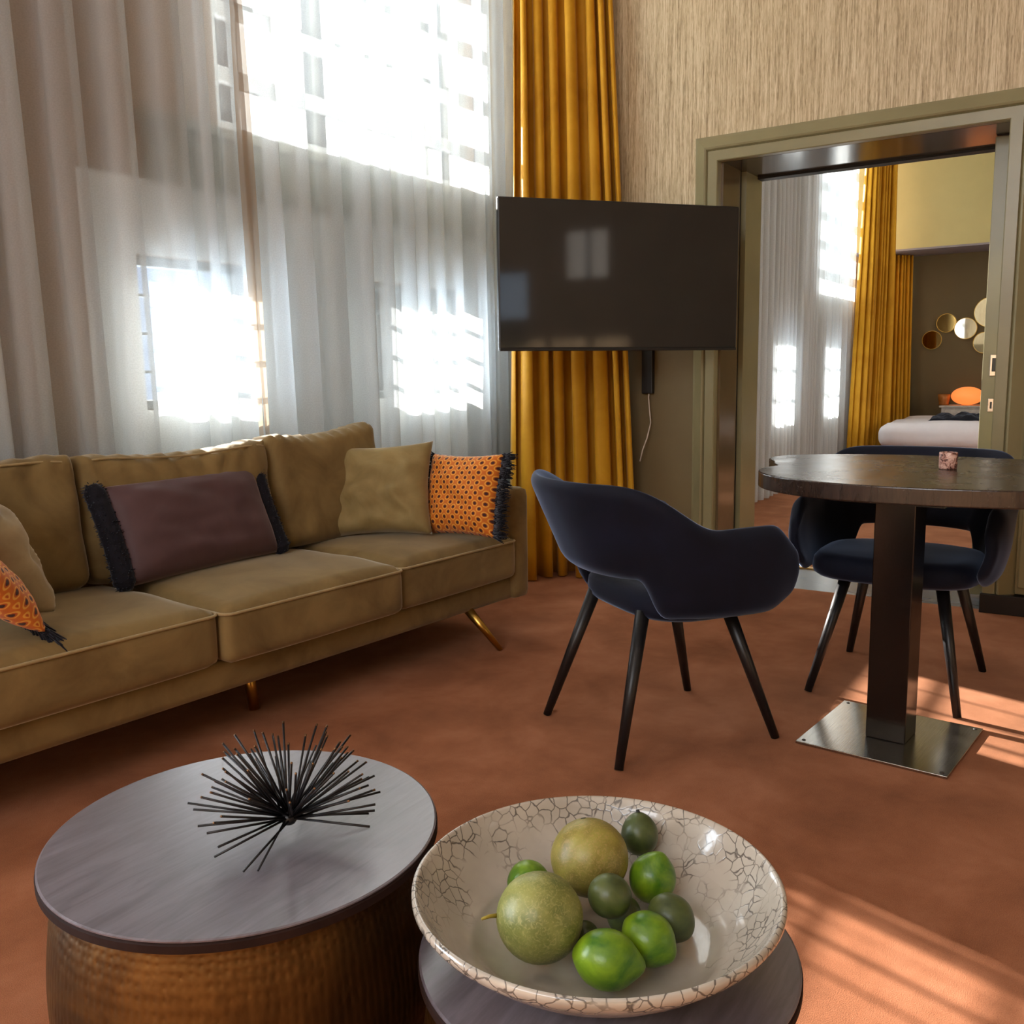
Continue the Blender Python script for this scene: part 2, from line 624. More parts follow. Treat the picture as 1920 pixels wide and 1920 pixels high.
# ------------------------------------------------------------------ setting : shell
XD, YW, ZC = 4.48, 3.07, 3.95
XB0, YR0 = -2.3, -2.6
X1 = 4.98
bm = bmesh.new()
bx(bm, XB0 - .2, XD, YR0 - .2, YW + .2, -.08, 0)
struct(mkobj('floor', bm, M['carpet'], smooth=False))
bm = bmesh.new()
bx(bm, X1, 11.8, -2.0, 2.9, -.08, 0)
struct(mkobj('floor_bedroom', bm, M['carpet'], smooth=False))
bm = bmesh.new()
bx(bm, XD, X1, .2, 2.0, -.08, -.001)
struct(mkobj('floor_threshold', bm, M['tile'], smooth=False))
struct(mkobj('ceiling', box(XB0 - .2, X1, YR0 - .2, YW + .4, ZC, ZC + .1), M['ceiling_paint'], smooth=False))
struct(mkobj('ceiling_bedroom', box(X1, 11.9, -2.0, 2.9, ZC - .2, ZC - .1), M['ceiling_paint'], smooth=False))

# window wall with openings : (x0,x1,z0,z1)
OPEN = [(2.61, 4.36, 2.04, 3.78), (2.19, 2.73, .955, 1.53), (3.49, 4.22, .955, 1.52), (-2.1, -.1, .35, 3.6)]  # last opening is off-frame, added for the left fill
WT = .13


def wall_with_holes(name, x0, x1, z0, z1, y0, y1, holes, mat):
    xs = sorted({x0, x1, *[h[0] for h in holes], *[h[1] for h in holes]})
    zs = sorted({z0, z1, *[h[2] for h in holes], *[h[3] for h in holes]})
    xs = [x for x in xs if x0 <= x <= x1]
    zs = [z for z in zs if z0 <= z <= z1]
    bm = bmesh.new()
    for a, b in zip(xs, xs[1:]):
        for c_, d in zip(zs, zs[1:]):
            mx_, mz = (a + b) / 2, (c_ + d) / 2
            if any(h[0] < mx_ < h[1] and h[2] < mz < h[3] for h in holes):
                continue
            bx(bm, a, b, y0, y1, c_, d)
    return struct(mkobj(name, bm, mat, smooth=False))


wall_with_holes('wall_window', XB0, XD + .2, 0, ZC, YW, YW + WT, OPEN, M['taupe_wall'])
struct(mkobj('trim_11', box(1.98, 4.46, YW - .006, YW + .0, 0, .955), M['pale_wall'], smooth=False))
bm = bmesh.new()
bx(bm, 1.98, 2.19, YW - .006, YW, .955, 1.80)
bx(bm, 2.73, 3.49, YW - .006, YW, .955, 1.80)
bx(bm, 4.22, 4.46, YW - .006, YW, .955, 1.80)
bx(bm, 2.19, 2.73, YW - .006, YW, 1.53, 1.80)
bx(bm, 3.49, 4.22, YW - .006, YW, 1.52, 1.80)
struct(mkobj('trim_12', bm, M['pale_wall'], smooth=False))
# projecting sill band under the tall window
bm = bmesh.new()
bx(bm, 2.25, 4.47, YW - .03, YW, 1.83, 2.0)
bx(bm, 2.23, 4.47, YW - .05, YW, 2.0, 2.04)
bx(bm, 2.25, 4.47, YW - .04, YW, 1.80, 1.83)
struct(mkobj('trim_1', bm, M['sill_paint'], smooth=False, mods=[BEV(.004)]))


def window(name, x0, x1, z0, z1, yf, cols, rows, fwid, mun, mat, bars=True):
    t = bpy.data.objects.new(name, None)
    C.objects.link(t)
    t['kind'] = 'structure'
    bm = bmesh.new()
    d = .06
    bx(bm, x0, x0 + fwid, yf, yf + d, z0, z1)
    bx(bm, x1 - fwid, x1, yf, yf + d, z0, z1)
    bx(bm, x0 + fwid, x1 - fwid, yf, yf + d, z0, z0 + fwid)
    bx(bm, x0 + fwid, x1 - fwid, yf, yf + d, z1 - fwid, z1)
    mkobj('window_frame', bm, mat, t, smooth=False, mods=[BEV(.004)])
    bm = bmesh.new()
    for i in range(1, cols):
        x = x0 + (x1 - x0) * i / cols
        bx(bm, x - mun / 2, x + mun / 2, yf + .008, yf + .052, z0 + fwid, z1 - fwid)
    for j in range(1, rows):
        z = z0 + (z1 - z0) * j / rows
        bx(bm, x0 + fwid, x1 - fwid, yf + .012, yf + .048, z - mun / 2, z + mun / 2)
    mkobj('glazing_bars', bm, mat, t, smooth=False)
    mkobj('pane', box(x0 + fwid, x1 - fwid, yf + .026, yf + .034, z0 + fwid, z1 - fwid), M['glass'], t, smooth=False)
    return t


window('window_1', *OPEN[0], YW + .05, 4, 7, .06, .055, M['window_paint'])
window('window_2', *OPEN[1], YW + .05, 1, 4, .035, .010, M['dark_frame'])
window('window_3', *OPEN[2], YW + .05, 1, 4, .035, .010, M['dark_frame'])

window('added_window_left', *OPEN[3], YW + .05, 3, 4, .07, .04, M['window_paint'])  # unseen window, added to let the left fill in

# door wall : x XD..X1, opening y .456..1.696, z 0..2.055
DY0, DY1, DZ = .456, 1.696, 2.055
bm = bmesh.new()
bx(bm, XD, X1, DY1, YW + .3, 0, 1.40)
bx(bm, XD, X1, YR0, DY0, 0, 1.40)
struct(mkobj('wall_door_lower', bm, M['olive_wall'], smooth=False))
bm = bmesh.new()
bx(bm, XD, X1, DY1, YW + .3, 1.40, ZC)
bx(bm, XD, X1, DY0, DY1, DZ + .02, ZC)
bx(bm, XD, X1, YR0, DY0, 1.40, ZC)
struct(mkobj('wall_door', bm, M['wallpaper'], smooth=False))
bm = bmesh.new()
for y0_, y1_, z0_, z1_ in ((YR0, -.8, 0, ZC), (1.8, YW, 0, ZC), (-.8, 1.8, 0, 2.0), (-.8, 1.8, 3.5, ZC)):
    bx(bm, XB0 - .2, XB0, y0_, y1_, z0_, z1_)
struct(mkobj('wall_rear', bm, M['room_paint'], smooth=False))
wn = bpy.data.objects.new('window_8', None)
C.objects.link(wn)
wn['kind'] = 'structure'
bm = bmesh.new()
for y_ in (-.8, .03, .88, 1.72):
    bx(bm, XB0 - .12, XB0 - .06, y_, y_ + .08, 2.0, 3.5)
for z_ in (2.0, 2.7, 3.42):
    bx(bm, XB0 - .12, XB0 - .06, -.8, 1.8, z_, z_ + .08)
mkobj('window_frame', bm, M['window_paint'], wn, smooth=False)
wall_with_holes('wall_side', XB0, XD + .2, 0, ZC, YR0 - .2, YR0, [(1.88, 2.33, 1.95, 2.40), (1.0, 1.5, 0, 2.05)], M['room_paint'])
wn = bpy.data.objects.new('window_4', None)
C.objects.link(wn)
wn['kind'] = 'structure'
mkobj('pane', box(1.88, 2.33, YR0 - .12, YR0 - .10, 1.95, 2.40), M['lit_pane'], wn, smooth=False)
mkobj('glazing_bars', box(2.09, 2.13, YR0 - .10, YR0 - .05, 1.95, 2.40), M['window_paint'], wn, smooth=False)
wn = bpy.data.objects.new('door_2', None)
C.objects.link(wn)
wn['kind'] = 'structure'
mkobj('door_leaf', box(1.0, 1.5, YR0 - .16, YR0 - .12, 0, 1.6), M['olive_wall'], wn, smooth=False)
mkobj('fanlight', box(1.0, 1.5, YR0 - .16, YR0 - .14, 1.6, 2.05), M['cool_pane'], wn, smooth=False)

# casing : profile swept round the opening (outer splayed band + inner flat band)
bm = bmesh.new()
CW = .124
prof = [(0, 0), (0, .042), (.004, .046), (.048, .046), (.052, .038), (.058, .050), (.066, .054), (.112, .020), (.124, .014), (.124, 0)]
path = [((DY1, 0), (1, 0)), ((DY1, DZ), (1, 1)), ((DY0, DZ), (-1, 1)), ((DY0, 0), (-1, 0))]
rows = []
for (y, z), (dy, dz) in path:
    rows.append([bm.verts.new((XD - t, y + dy * o, z + dz * o)) for o, t in prof])
for a, b in zip(rows, rows[1:]):
    for i in range(len(prof) - 1):
        bm.faces.new((a[i], a[i + 1], b[i + 1], b[i]))
for a in (rows[0], rows[-1]):
    bm.faces.new(a)
struct(mkobj('trim_2', bm, M['olive_paint'], smooth=False))
# panel moulding right of the casing, black plinths
bm = bmesh.new()
bx(bm, XD - .03, XD, -.6, DY0 - CW, .09, DZ + CW)
for y in (.2, .05, -.1):
    bx(bm, XD - .04, XD - .03, y, y + .12, .12, DZ + .1)
struct(mkobj('trim_3', bm, M['olive_paint'], smooth=False, mods=[BEV(.004)]))
bm = bmesh.new()
bx(bm, XD - .06, XD, -.6, DY0 + .006, 0, .085)
struct(mkobj('baseboard_right', bm, M['black_paint'], smooth=False, mods=[BEV(.003)]))
bm = bmesh.new()
bx(bm, XD - .02, XD, DY1 + CW, YW, 0, .085)
struct(mkobj('baseboard_left', bm, M['black_paint'], smooth=False, mods=[BEV(.003)]))
# reveal linings
bm = bmesh.new()
bx(bm, XD + .005, 4.72, DY1 - .012, DY1 + .02, 0, DZ)
struct(mkobj('trim_4', bm, M['jamb_paint'], smooth=False))
bm = bmesh.new()
bx(bm, 4.72, 4.76, DY1 - .004, DY1 + .02, 0, DZ)
struct(mkobj('trim_5', bm, M['dark_rubber'], smooth=False))
bm = bmesh.new()
bx(bm, 4.76, X1 + .02, DY1 - .03, DY1 + .02, 0, DZ)
struct(mkobj('trim_6', bm, M['olive_paint'], smooth=False))
bm = bmesh.new()
bx(bm, XD + .005, 4.93, DY0, DY1, DZ, DZ + .02)
struct(mkobj('trim_7', bm, M['lintel_paint'], smooth=False))
bm = bmesh.new()
bx(bm, 4.93, X1 + .02, DY0, DY1, DZ - .012, DZ + .02)
struct(mkobj('trim_8', bm, M['dark_rubber'], smooth=False))
bm = bmesh.new()
bx(bm, XD + .005, 4.70, DY0 - .02, DY0 + .004, 0, DZ)
bx(bm, 4.76, X1, DY0 - .02, DY0 + .004, 0, DZ)
struct(mkobj('trim_9', bm, M['olive_paint'], smooth=False))
struct(mkobj('trim_10', box(X1 - .03, X1 + .01, DY0, DY1, 0, .006), M['brass'], smooth=False))
# sliding door panel emerging from its pocket
t = bpy.data.objects.new('door_1', None)
C.objects.link(t)
t['kind'] = 'structure'
mkobj('door_panel', box(4.705, 4.75, -.4, .536, .012, 2.05), M['olive_paint'], t, smooth=False, mods=[BEV(.003)])
bm = box(4.698, 4.705, .462, .505, 1.02, 1.115)
p = mkobj('pull_handle', bm, M['chrome'], t, smooth=False, mods=[BEV(.002)])
mkobj('recess', box(4.696, 4.699, .472, .497, 1.04, 1.10), M['handle_dark'], p, smooth=False)
p = mkobj('keyhole_plate', box(4.698, 4.705, .478, .505, .86, .92), M['chrome'], t, smooth=False, mods=[BEV(.002)])
mkobj('keyhole', box(4.696, 4.699, .488, .496, .875, .905), M['handle_dark'], p, smooth=False)

# bedroom shell
YB = 2.62
wall_with_holes('wall_bedroom_window', X1, 11.9, 0, ZC, YB, YB + .2, [(5.25, 6.55, 1.2, 3.5), (8.95, 11.3, 1.78, 3.6), (7.75, 8.35, .65, 1.42), (9.3, 9.85, .65, 1.42)], M['taupe_wall'])
window('window_5', 8.95, 11.3, 1.78, 3.6, YB + .06, 4, 7, .07, .075, M['window_paint'])
window('window_6', 7.75, 8.35, .65, 1.42, YB + .06, 2, 3, .04, .02, M['dark_frame'])
window('window_7', 9.3, 9.85, .65, 1.42, YB + .06, 2, 3, .04, .02, M['dark_frame'])
struct(mkobj('wall_bedroom_back', box(11.65, 11.85, -2.0, YB, 0, 2.29), M['bed_wall'], smooth=False))
struct(mkobj('wall_bedroom_bulkhead', box(11.0, 11.85, -2.0, YB, 2.31, ZC - .2), M['bulkhead'], smooth=False))
struct(mkobj('ceiling_alcove', box(11.0, 11.85, -2.0, YB, 2.29, 2.31), M['soffit'], smooth=False))
wall_with_holes('wall_bedroom_side', X1, 11.85, 0, ZC, -2.2, -2.0, [(7.2, 9.4, .8, 2.8)], M['bed_wall'])
window('added_window_bedroom_side', 7.2, 9.4, .8, 2.8, -2.14, 3, 2, .06, .04, M['window_paint'])  # unseen window, added for the bedroom side fill
window('added_window_bedroom_near', 5.25, 6.55, 1.2, 3.5, YB + .06, 2, 7, .06, .04, M['window_paint'])  # unseen behind the jamb, added for bedroom fill and mirror reflections


# ------------------------------------------------------------------ curtains
def curtain(name, mat, path, folds, amp, over, ztop, zbot, seed, parent=None, nz=16, flare=.0, flat_top=1.0, bottom=None, rnd=.35, thick=0, top_path=None, lean=0.0):
    """hanging folded cloth. path = list of (x,y) at the bottom, top_path the same at the top"""
    rng = random.Random(seed)
    top_path = top_path or path
    wd = [max(.35, 1 + rng.uniform(-rnd, rnd)) for _ in range(folds)]
    tot = sum(wd)
    am = [1 + rng.uniform(-.4, .4) for _ in range(folds)]
    ov = [over * (1 + rng.uniform(-.5, .5)) for _ in range(folds)]
    tl = [rng.uniform(-1, 1) * lean for _ in range(folds)]

    def at(pth, t):
        ps = [Vector((x, y, 0)) for x, y in pth]
        ln = [(b - a).length for a, b in zip(ps, ps[1:])]
        L = sum(ln)
        s = max(0, min(1, t)) * L
        for a, b, l_ in zip(ps, ps[1:], ln):
            if s <= l_ or (b is ps[-1]):
                d = (b - a).normalized()
                return a + d * s, d, L
            s -= l_
    per = 14
    cols = []
    acc = 0
    for k in range(folds):
        for j in range(per):
            cols.append((k, j / per, (acc + wd[k] * j / per) / tot, wd[k] / tot))
        acc += wd[k]
    cols.append((folds - 1, 1.0, 1.0, wd[-1] / tot))
    bm = bmesh.new()
    lay = bm.loops.layers.uv.new('UVMap')
    V = []
    for ci, (k, ph, t, wk) in enumerate(cols):
        colv = []
        for j in range(nz):
            q = j / (nz - 1)
            z = ztop + (zbot - ztop) * q
            pa, da, La = at(top_path, t)
            pb, db, Lb = at(path, t)
            pth = pa.lerp(pb, q)
            d = da.lerp(db, q).normalized()
            nrm = Vector((-d.y, d.x, 0))
            L = La + (Lb - La) * q
            A = amp * am[k] * (flat_top + (1 - flat_top) * min(1, q * 2.2))
            ang = 2 * PI * ph
            wob = noise.noise(Vector((k * 1.7 + seed, z * .9, 3.1))) * .3
            off_n = A * (math.sin(ang) + .22 * math.sin(2 * ang + k) * q)
            off_t = -ov[k] * L * wk * math.sin(2 * ang) + (wob * .35 + tl[k] * (q - .5)) * L * wk * math.sin(PI * ph) ** 2
            p = pth + d * off_t + nrm * off_n
            if bottom:
                p += bottom(p, q, k, ph)
            colv.append(bm.verts.new((p.x, p.y, z)))
        V.append(colv)
    for i in range(len(V) - 1):
        for j in range(nz - 1):
            f_ = bm.faces.new((V[i][j], V[i + 1][j], V[i + 1][j + 1], V[i][j + 1]))
            for lp, (a_, b_) in zip(f_.loops, ((i, j), (i + 1, j), (i + 1, j + 1), (i, j + 1))):
                lp[lay].uv = (a_ / len(V), b_ / nz)
    mods = []
    if thick:
        mods = [('SOLIDIFY', dict(thickness=thick, offset=0))]
    return mkobj(name, bm, mat, parent, mods=mods, recalc=False)


YS = 2.905
YL = 2.975
o = curtain('sheer_curtain', M['sheer'], [(.35, YL), (2.0, YL), (2.60, YS + .02)], 13, .046, .11, 3.9, .012, 5, lean=.5, rnd=.6, top_path=[(.2, YL), (2.0, YL), (2.56, YS + .02)])
tag(o, 'ivory sheer curtain behind the left half of the sofa, brownish at its top', 'curtain', 'living room sheers')
o2 = curtain('sheer_curtain', M['sheer'], [(2.60, YS - .02), (4.30, YS - .01), (4.43, YS - .02)], 13, .055, .12, 3.9, .012, 11, lean=.35, rnd=.6, top_path=[(2.53, YS - .02), (4.30, YS - .01), (4.43, YS - .02)])
tag(o2, 'ivory sheer curtain lit by the tall window, beside the mustard drape and behind the television', 'curtain', 'living room sheers')
for prt, xs in ((o, (2.555, 2.515)), (o2, (2.592, 2.528))):
    bm = bmesh.new()
    grid(bm, 3, 14, lambda a_, b_, xs=xs: Vector((xs[1] + (xs[0] - xs[1]) * b_ + (a_ - .5) * .034, YS - .055 + (a_ - .5) * .02 * math.sin(b_ * 9), 3.9 - 3.888 * b_)))
    mkobj('hem_band', bm, M['hem'], prt)

o = curtain('yellow_curtain', M['yellow'], [(3.97, 2.58), (4.18, 2.46), (4.37, 2.08)], 7, .06, .11, 3.9, .006, 3, nz=26, lean=.35, thick=.003, flat_top=.6,
            top_path=[(4.27, 2.72), (4.36, 2.46), (4.42, 2.30)], rnd=.5)
tag(o, 'tall mustard velvet drape gathered behind the television, its hem on the carpet', 'curtain', 'mustard drapes')

YS2 = 2.42
o = curtain('sheer_curtain', M['sheer'], [(5.06, YS2), (10.15, YS2)], 46, .04, .07, 3.6, .012, 21, lean=.3, nz=10)
tag(o, 'ivory sheer curtain along the bedroom window seen through the doorway', 'curtain')
o = curtain('yellow_curtain', M['yellow'], [(9.85, 2.30), (10.30, 2.10)], 8, .07, .1, 3.6, .006, 31, nz=20, lean=.3, thick=.003, flat_top=.7, top_path=[(10.2, 2.30), (10.46, 2.13)])
tag(o, 'mustard drape hanging full height in the bedroom, in front of the bed corner', 'curtain', 'mustard drapes')
o = curtain('yellow_curtain', M['yellow'], [(11.12, 2.32), (11.48, 2.06)], 9, .04, .08, 2.285, .006, 37, nz=16, lean=.3, thick=.003, top_path=[(11.14, 2.34), (11.5, 2.11)])
tag(o, 'shorter mustard drape under the lowered bedroom ceiling, against the dark olive wall', 'curtain', 'mustard drapes')

# ------------------------------------------------------------------ sofa
SX, SY, SA = 3.17, 1.99, R(-4.8)
sofa = thing('sofa', 'long olive tan velvet three seat sofa with brass legs under the sheer curtains', 'sofa', (SX, SY, 0), SA)
sm = M['sofa']


def shift(bm, x, y, z, rx=0, rz=0):
    T = Matrix.Translation((x, y, z)) @ Matrix.Rotation(rz, 4, 'Z') @ Matrix.Rotation(rx, 4, 'X')
    for v_ in bm.verts:
        v_.co = T @ v_.co
    return bm


LX = -2.52
bm = soft_box(-LX - .02, .66, .10, .018, 0, (30, 10, 4))
mkobj('base', shift(bm, LX / 2, .36, .16), sm, sofa)
bm = soft_box(-LX - .19, .12, .46, .04, 0, (30, 4, 10))
mkobj('back_frame', shift(bm, LX / 2, .645, .25), sm, sofa)
for x in (-.05, LX + .05):
    bm = soft_box(.10, .68, .455, .028, 0, (4, 20, 12))
    mkobj('armrest', shift(bm, x, .34, .16), sm, sofa)


def piping(parent, w_, d_, z, r_, rad=.0045):
    bm = bmesh.new()
    pts = []
    hw, hd = w_ / 2 - r_, d_ / 2 - r_
    for cx, cy, a0 in ((hw, hd, 0), (-hw, hd, 90), (-hw, -hd, 180), (hw, -hd, 270)):
        for k in range(5):
            a_ = R(a0 + k * 22.5)
            pts.append((cx + r_ * math.cos(a_), cy + r_ * math.sin(a_), z))
    pts.append(pts[0])
    tube(bm, pts, rad, 6, cap=False)
    return bm


def wrk(seed, amt, fx=5, fy=5):
    def f_(p, x, y, z):
        n_ = noise.noise(Vector((p.x * fx + seed, p.y * fy, p.z * 4)))
        p = p.copy()
        p.z += amt * n_ * max(0, z)
        p.y += amt * .6 * n_ * (1 if y < -.9 else 0)
        return p
    return f_


for i, (a, b, dy) in enumerate(((-.757, -.102, .0), (-1.482, -.762, -.02), (-2.41, -1.487, .0))):
    w_ = b - a
    d_ = .60
    bm = soft_box(w_, d_, .165, .03, .035, (26, 22, 8), wrk(i * 7.3, .006))
    c_ = mkobj('seat_cushion', shift(bm, (a + b) / 2, d_ / 2 - .012 + dy, .258), sm, sofa)
    pm = piping(c_, w_ + .001, d_ + .001, 0, .03)
    mkobj('piping', shift(pm, (a + b) / 2, d_ / 2 - .012 + dy, .258 + .150), M['sofa_pipe'], c_)
for i, (a, b, dz, sag) in enumerate(((-.872, -.335, .025, .03), (-1.582, -.878, .0, .03), (-2.40, -1.59, .0, .015))):
    w_ = b - a

    def dsp(p, x, y, z, i=i, sag=sag, w_=w_):
        # local: x width, y thickness (front -), z height
        p = p.copy()
        e = max(0, 1 - x * x) * max(0, 1 - z * z)
        p.y += (.02 if y > 0 else -.022) * e ** .7 * abs(y)
        if z > .2:
            p.z += -sag * (1 - x * x) * (z - .2) / .8 + .012 * x * (1 if i == 0 else .2)
        if y < 0 and z > .15 and i != 0:
            p.y += .011 * math.sin(x * 26 + 3 * z + i + 2.5 * noise.noise(Vector((x * 3, z * 3, i)))) * (z - .15)
        if z > .9:
            p.z += .005 * math.sin(x * 31 + i)
        p.y += .012 * noise.noise(Vector((x * 2.2 + i * 5, z * 2.2, y)))
        return p
    bm = soft_box(w_, .17, .42 + dz, .05, 0, (34, 8, 22), dsp)
    c_ = mkobj('back_cushion', shift(bm, (a + b) / 2, .545, .435, R(-8)), sm, sofa)
    if i:
        pm = bmesh.new()
        pts = []
        for k in range(25):
            x = -1 + 2 * k / 24
            pts.append((x * (w_ / 2 - .02), -.085 + .02 * x * x - .006, .405 + dz - sag * (1 - x * x) - .02 * abs(x) ** 6 + .0))
        tube(pm, pts, .004, 6)
        mkobj('piping', shift(pm, (a + b) / 2, .545, .435, R(-8)), M['sofa_pipe'], c_)
for (x0, y0, x1, y1) in ((-.34, .05, -.262, -.045), (-.34, .62, -.262, .70), (-1.235, .235, -1.228, .212), (-2.30, .05, -2.38, -.045), (-2.30, .62, -2.38, .70)):
    bm = bmesh.new()
    tube(bm, [(x0, y0, .165), (x1, y1, 0.002)], [.019, .0185] if x0 == -1.235 else [.019, .0105], 16)
    mkobj('leg', bm, M['brass'], sofa)


# ------------------------------------------------------------------ pillows (x along width, y up, z out of the face)
def pillow_bm(w_, h_, th, pinch, seed, wr=.008, n=34):
    bm = bmesh.new()
    lay = bm.loops.layers.uv.new('UVMap')
    side = []
    for s in (1, -1):
        g = []
        for i in range(n):
            row = []
            for j in range(n):
                u = -1 + 2 * i / (n - 1)
                v_ = -1 + 2 * j / (n - 1)
                x = u * w_ / 2 * (1 - pinch * (1 - v_ * v_))
                y = v_ * h_ / 2 * (1 - pinch * (1 - u * u))
                e = max(0, 1 - u ** 4) * max(0, 1 - v_ ** 4)
                z = s * th / 2 * e ** .55
                z += s * wr * e ** .8 * noise.noise(Vector((u * 2.4 + seed + v_ * 1.3, v_ * 3.2 - u, seed + s))) * 2
                z += s * wr * .8 * e ** .8 * math.sin((u * 1.2 + v_) * 7 + 3 * noise.noise(Vector((u * 1.5, v_ * 1.5, seed)))) * (1 - abs(u) * .3)
                row.append((x, y, z))
            g.append(row)
        side.append(g)
    vs = {}

    def V(s, i, j):
        edge = i in (0, n - 1) or j in (0, n - 1)
        k = (0 if edge else s, i, j)
        if k not in vs:
            x, y, z = side[s][i][j]
            if edge:
                z = 0
            vs[k] = bm.verts.new((x, y, z))
        return vs[k]
    for s in (0, 1):
        for i in range(n - 1):
            for j in range(n - 1):
                q = [(i, j), (i + 1, j), (i + 1, j + 1), (i, j + 1)]
                f_ = bm.faces.new([V(s, a_, b_) for a_, b_ in q])
                for lp, (a_, b_) in zip(f_.loops, q):
                    lp[lay].uv = (a_ / (n - 1) * w_ / .36, b_ / (n - 1) * h_ / .36)
    return bm


def edge_pt(w_, h_, pinch, side, t):
    """point on the pillow outline; side L/R/B/T, t -1..1"""
    if side in 'LR':
        s = -1 if side == 'L' else 1
        return Vector((s * w_ / 2 * (1 - pinch * (1 - t * t)), t * h_ / 2, 0))
    s = -1 if side == 'B' else 1
    return Vector((t * w_ / 2, s * h_ / 2 * (1 - pinch * (1 - t * t)), 0))


def fringe_bm(w_, h_, pinch, side, length, seed, n=150, droop=.0, bias=(0, 0, 0)):
    rng = random.Random(seed)
    bm = bmesh.new()
    for k in range(n):
        t = -1.0 + 2.0 * (k + rng.random()) / n
        p = edge_pt(w_, h_, pinch, side, max(-1, min(1, t)))
        d = {'L': Vector((-1, 0, 0)), 'R': Vector((1, 0, 0)), 'B': Vector((0, -1, 0)), 'T': Vector((0, 1, 0))}[side]
        d = (d + Vector((rng.uniform(-.4, .4), rng.uniform(-.4, .4), rng.uniform(-.5, .5))) + Vector(bias)).normalized()
        L_ = length * rng.uniform(.75, 1.15)
        q = p + Vector((0, 0, rng.uniform(-.008, .008)))
        mid = q + d * L_ * .55
        end = q + d * L_ + Vector((0, -droop * rng.random(), 0))
        tube(bm, [q - d * .006, mid, end], [.0028, .0026, .0012], 4)
    # the braid the strands hang from
    pts = [edge_pt(w_, h_, pinch, side, -1 + k / 10) for k in range(21)]
    tube(bm, pts, .006, 6)
    return bm


def roll_bm(w_, h_, pinch, side, rad, seed):
    bm = bmesh.new()
    pts = [edge_pt(w_, h_, pinch, side, -1.05 + 2.1 * k / 44) + Vector((.012 if side == 'R' else -.012, 0, 0)) for k in range(45)]
    rads = [rad * (.55 + .45 * min(1, min(k, 44 - k) / 3)) * (1 + .14 * noise.noise(Vector((k * .9, seed, 0)))) for k in range(45)]
    tube(bm, pts, rads, 14)
    rng = random.Random(seed)
    for k in range(500):
        i = rng.randrange(44)
        c_ = pts[i].lerp(pts[i + 1], rng.random())
        a_ = rng.uniform(0, 2 * PI)
        d = Vector((math.cos(a_), rng.uniform(-.3, .3), math.sin(a_))).normalized()
        tube(bm, [c_ + d * rads[i] * .9, c_ + d * (rads[i] + rng.uniform(.004, .009))], [.0022, .0008], 3)
    return bm


SOFA_M = Matrix.Translation((SX, SY, 0)) @ Matrix.Rotation(SA, 4, 'Z')


def pillow(name, label, bl, br, lean, w_, h_, th, pinch, mat, seed, wr=.008, back=(0, 1, 0), group='sofa cushions', lift=0, roll=0):
    """bl,br : bottom corners in sofa space; leans away along `back`"""
    bl = Vector(bl)
    br = Vector(br)
    e = (br - bl).normalized()
    bk = Vector((0, 0, 1)).cross(e).normalized()
    if bk.dot(Vector(back)) < 0:
        bk = -bk
    upv = Vector((0, 0, 1)) * math.cos(lean) + bk * math.sin(lean)
    upv = (upv - e * upv.dot(e)).normalized()
    nn = e.cross(upv)
    c_ = (bl + br) / 2 + upv * (h_ / 2 + lift)
    Mx = Matrix(((e.x, upv.x, nn.x, c_.x), (e.y, upv.y, nn.y, c_.y), (e.z, upv.z, nn.z, c_.z), (0, 0, 0, 1)))
    t_ = thing(name, label, 'cushion', group=group)
    t_.matrix_world = SOFA_M @ Mx @ Matrix.Rotation(roll, 4, 'Z')
    mkobj('pillow_cover', pillow_bm(w_, h_, th, pinch, seed, wr), mat, t_)
    return t_


p = pillow('throw_pillow', 'wide aubergine lumbar pillow with black furry side trims on the middle seat', (-1.56, .372, .452), (-.92, .412, .452), .40, .60, .325, .15, .03, M['purple'], 2.2, .004, roll=R(.8))
for s in 'LR':
    mkobj('fur_trim', roll_bm(.60, .325, .03, s, .033, 4 if s == 'L' else 9), M['fringe'], p)
p = pillow('throw_pillow', 'plain square olive velvet pillow standing left of the orange one', (-.613, .52, .452), (-.431, .185, .452), .36, .425, .375, .15, .09, M['pillow_olive'], 7.7, .012, roll=R(3))
p = pillow('throw_pillow', 'orange ring patterned pillow with black fringe leaning on the right sofa arm', (-.352, .259, .452), (-.335, -.07, .452), .28, .35, .325, .13, .07, M['orange'], 12.1, .005, back=(1, 0, 0), roll=R(2))
mkobj('fringe', fringe_bm(.35, .325, .07, 'R', .05, 8, 220), M['fringe'], p)
mkobj('fringe', fringe_bm(.35, .325, .07, 'L', .03, 18), M['fringe'], p)
p = pillow('throw_pillow', 'plain pale olive pillow at the left end, behind the fringed orange one', (-1.87, .62, .45), (-1.828, .25, .45), .46, .40, .40, .15, .06, M['pillow_cream'], 17.3, .016, back=(-1, 0, 0))
p = pillow('throw_pillow', 'orange ring patterned pillow with black fringe at the left end of the sofa', (-1.985, .35, .58), (-1.955, .025, .462), .68, .36, .36, .10, .06, M['orange'], 22.9, .006, back=(-1, 0, 0))
mkobj('fringe', fringe_bm(.36, .36, .06, 'B', .07, 28, 420, .0, (.9, -.5, .1)), M['fringe'], p)

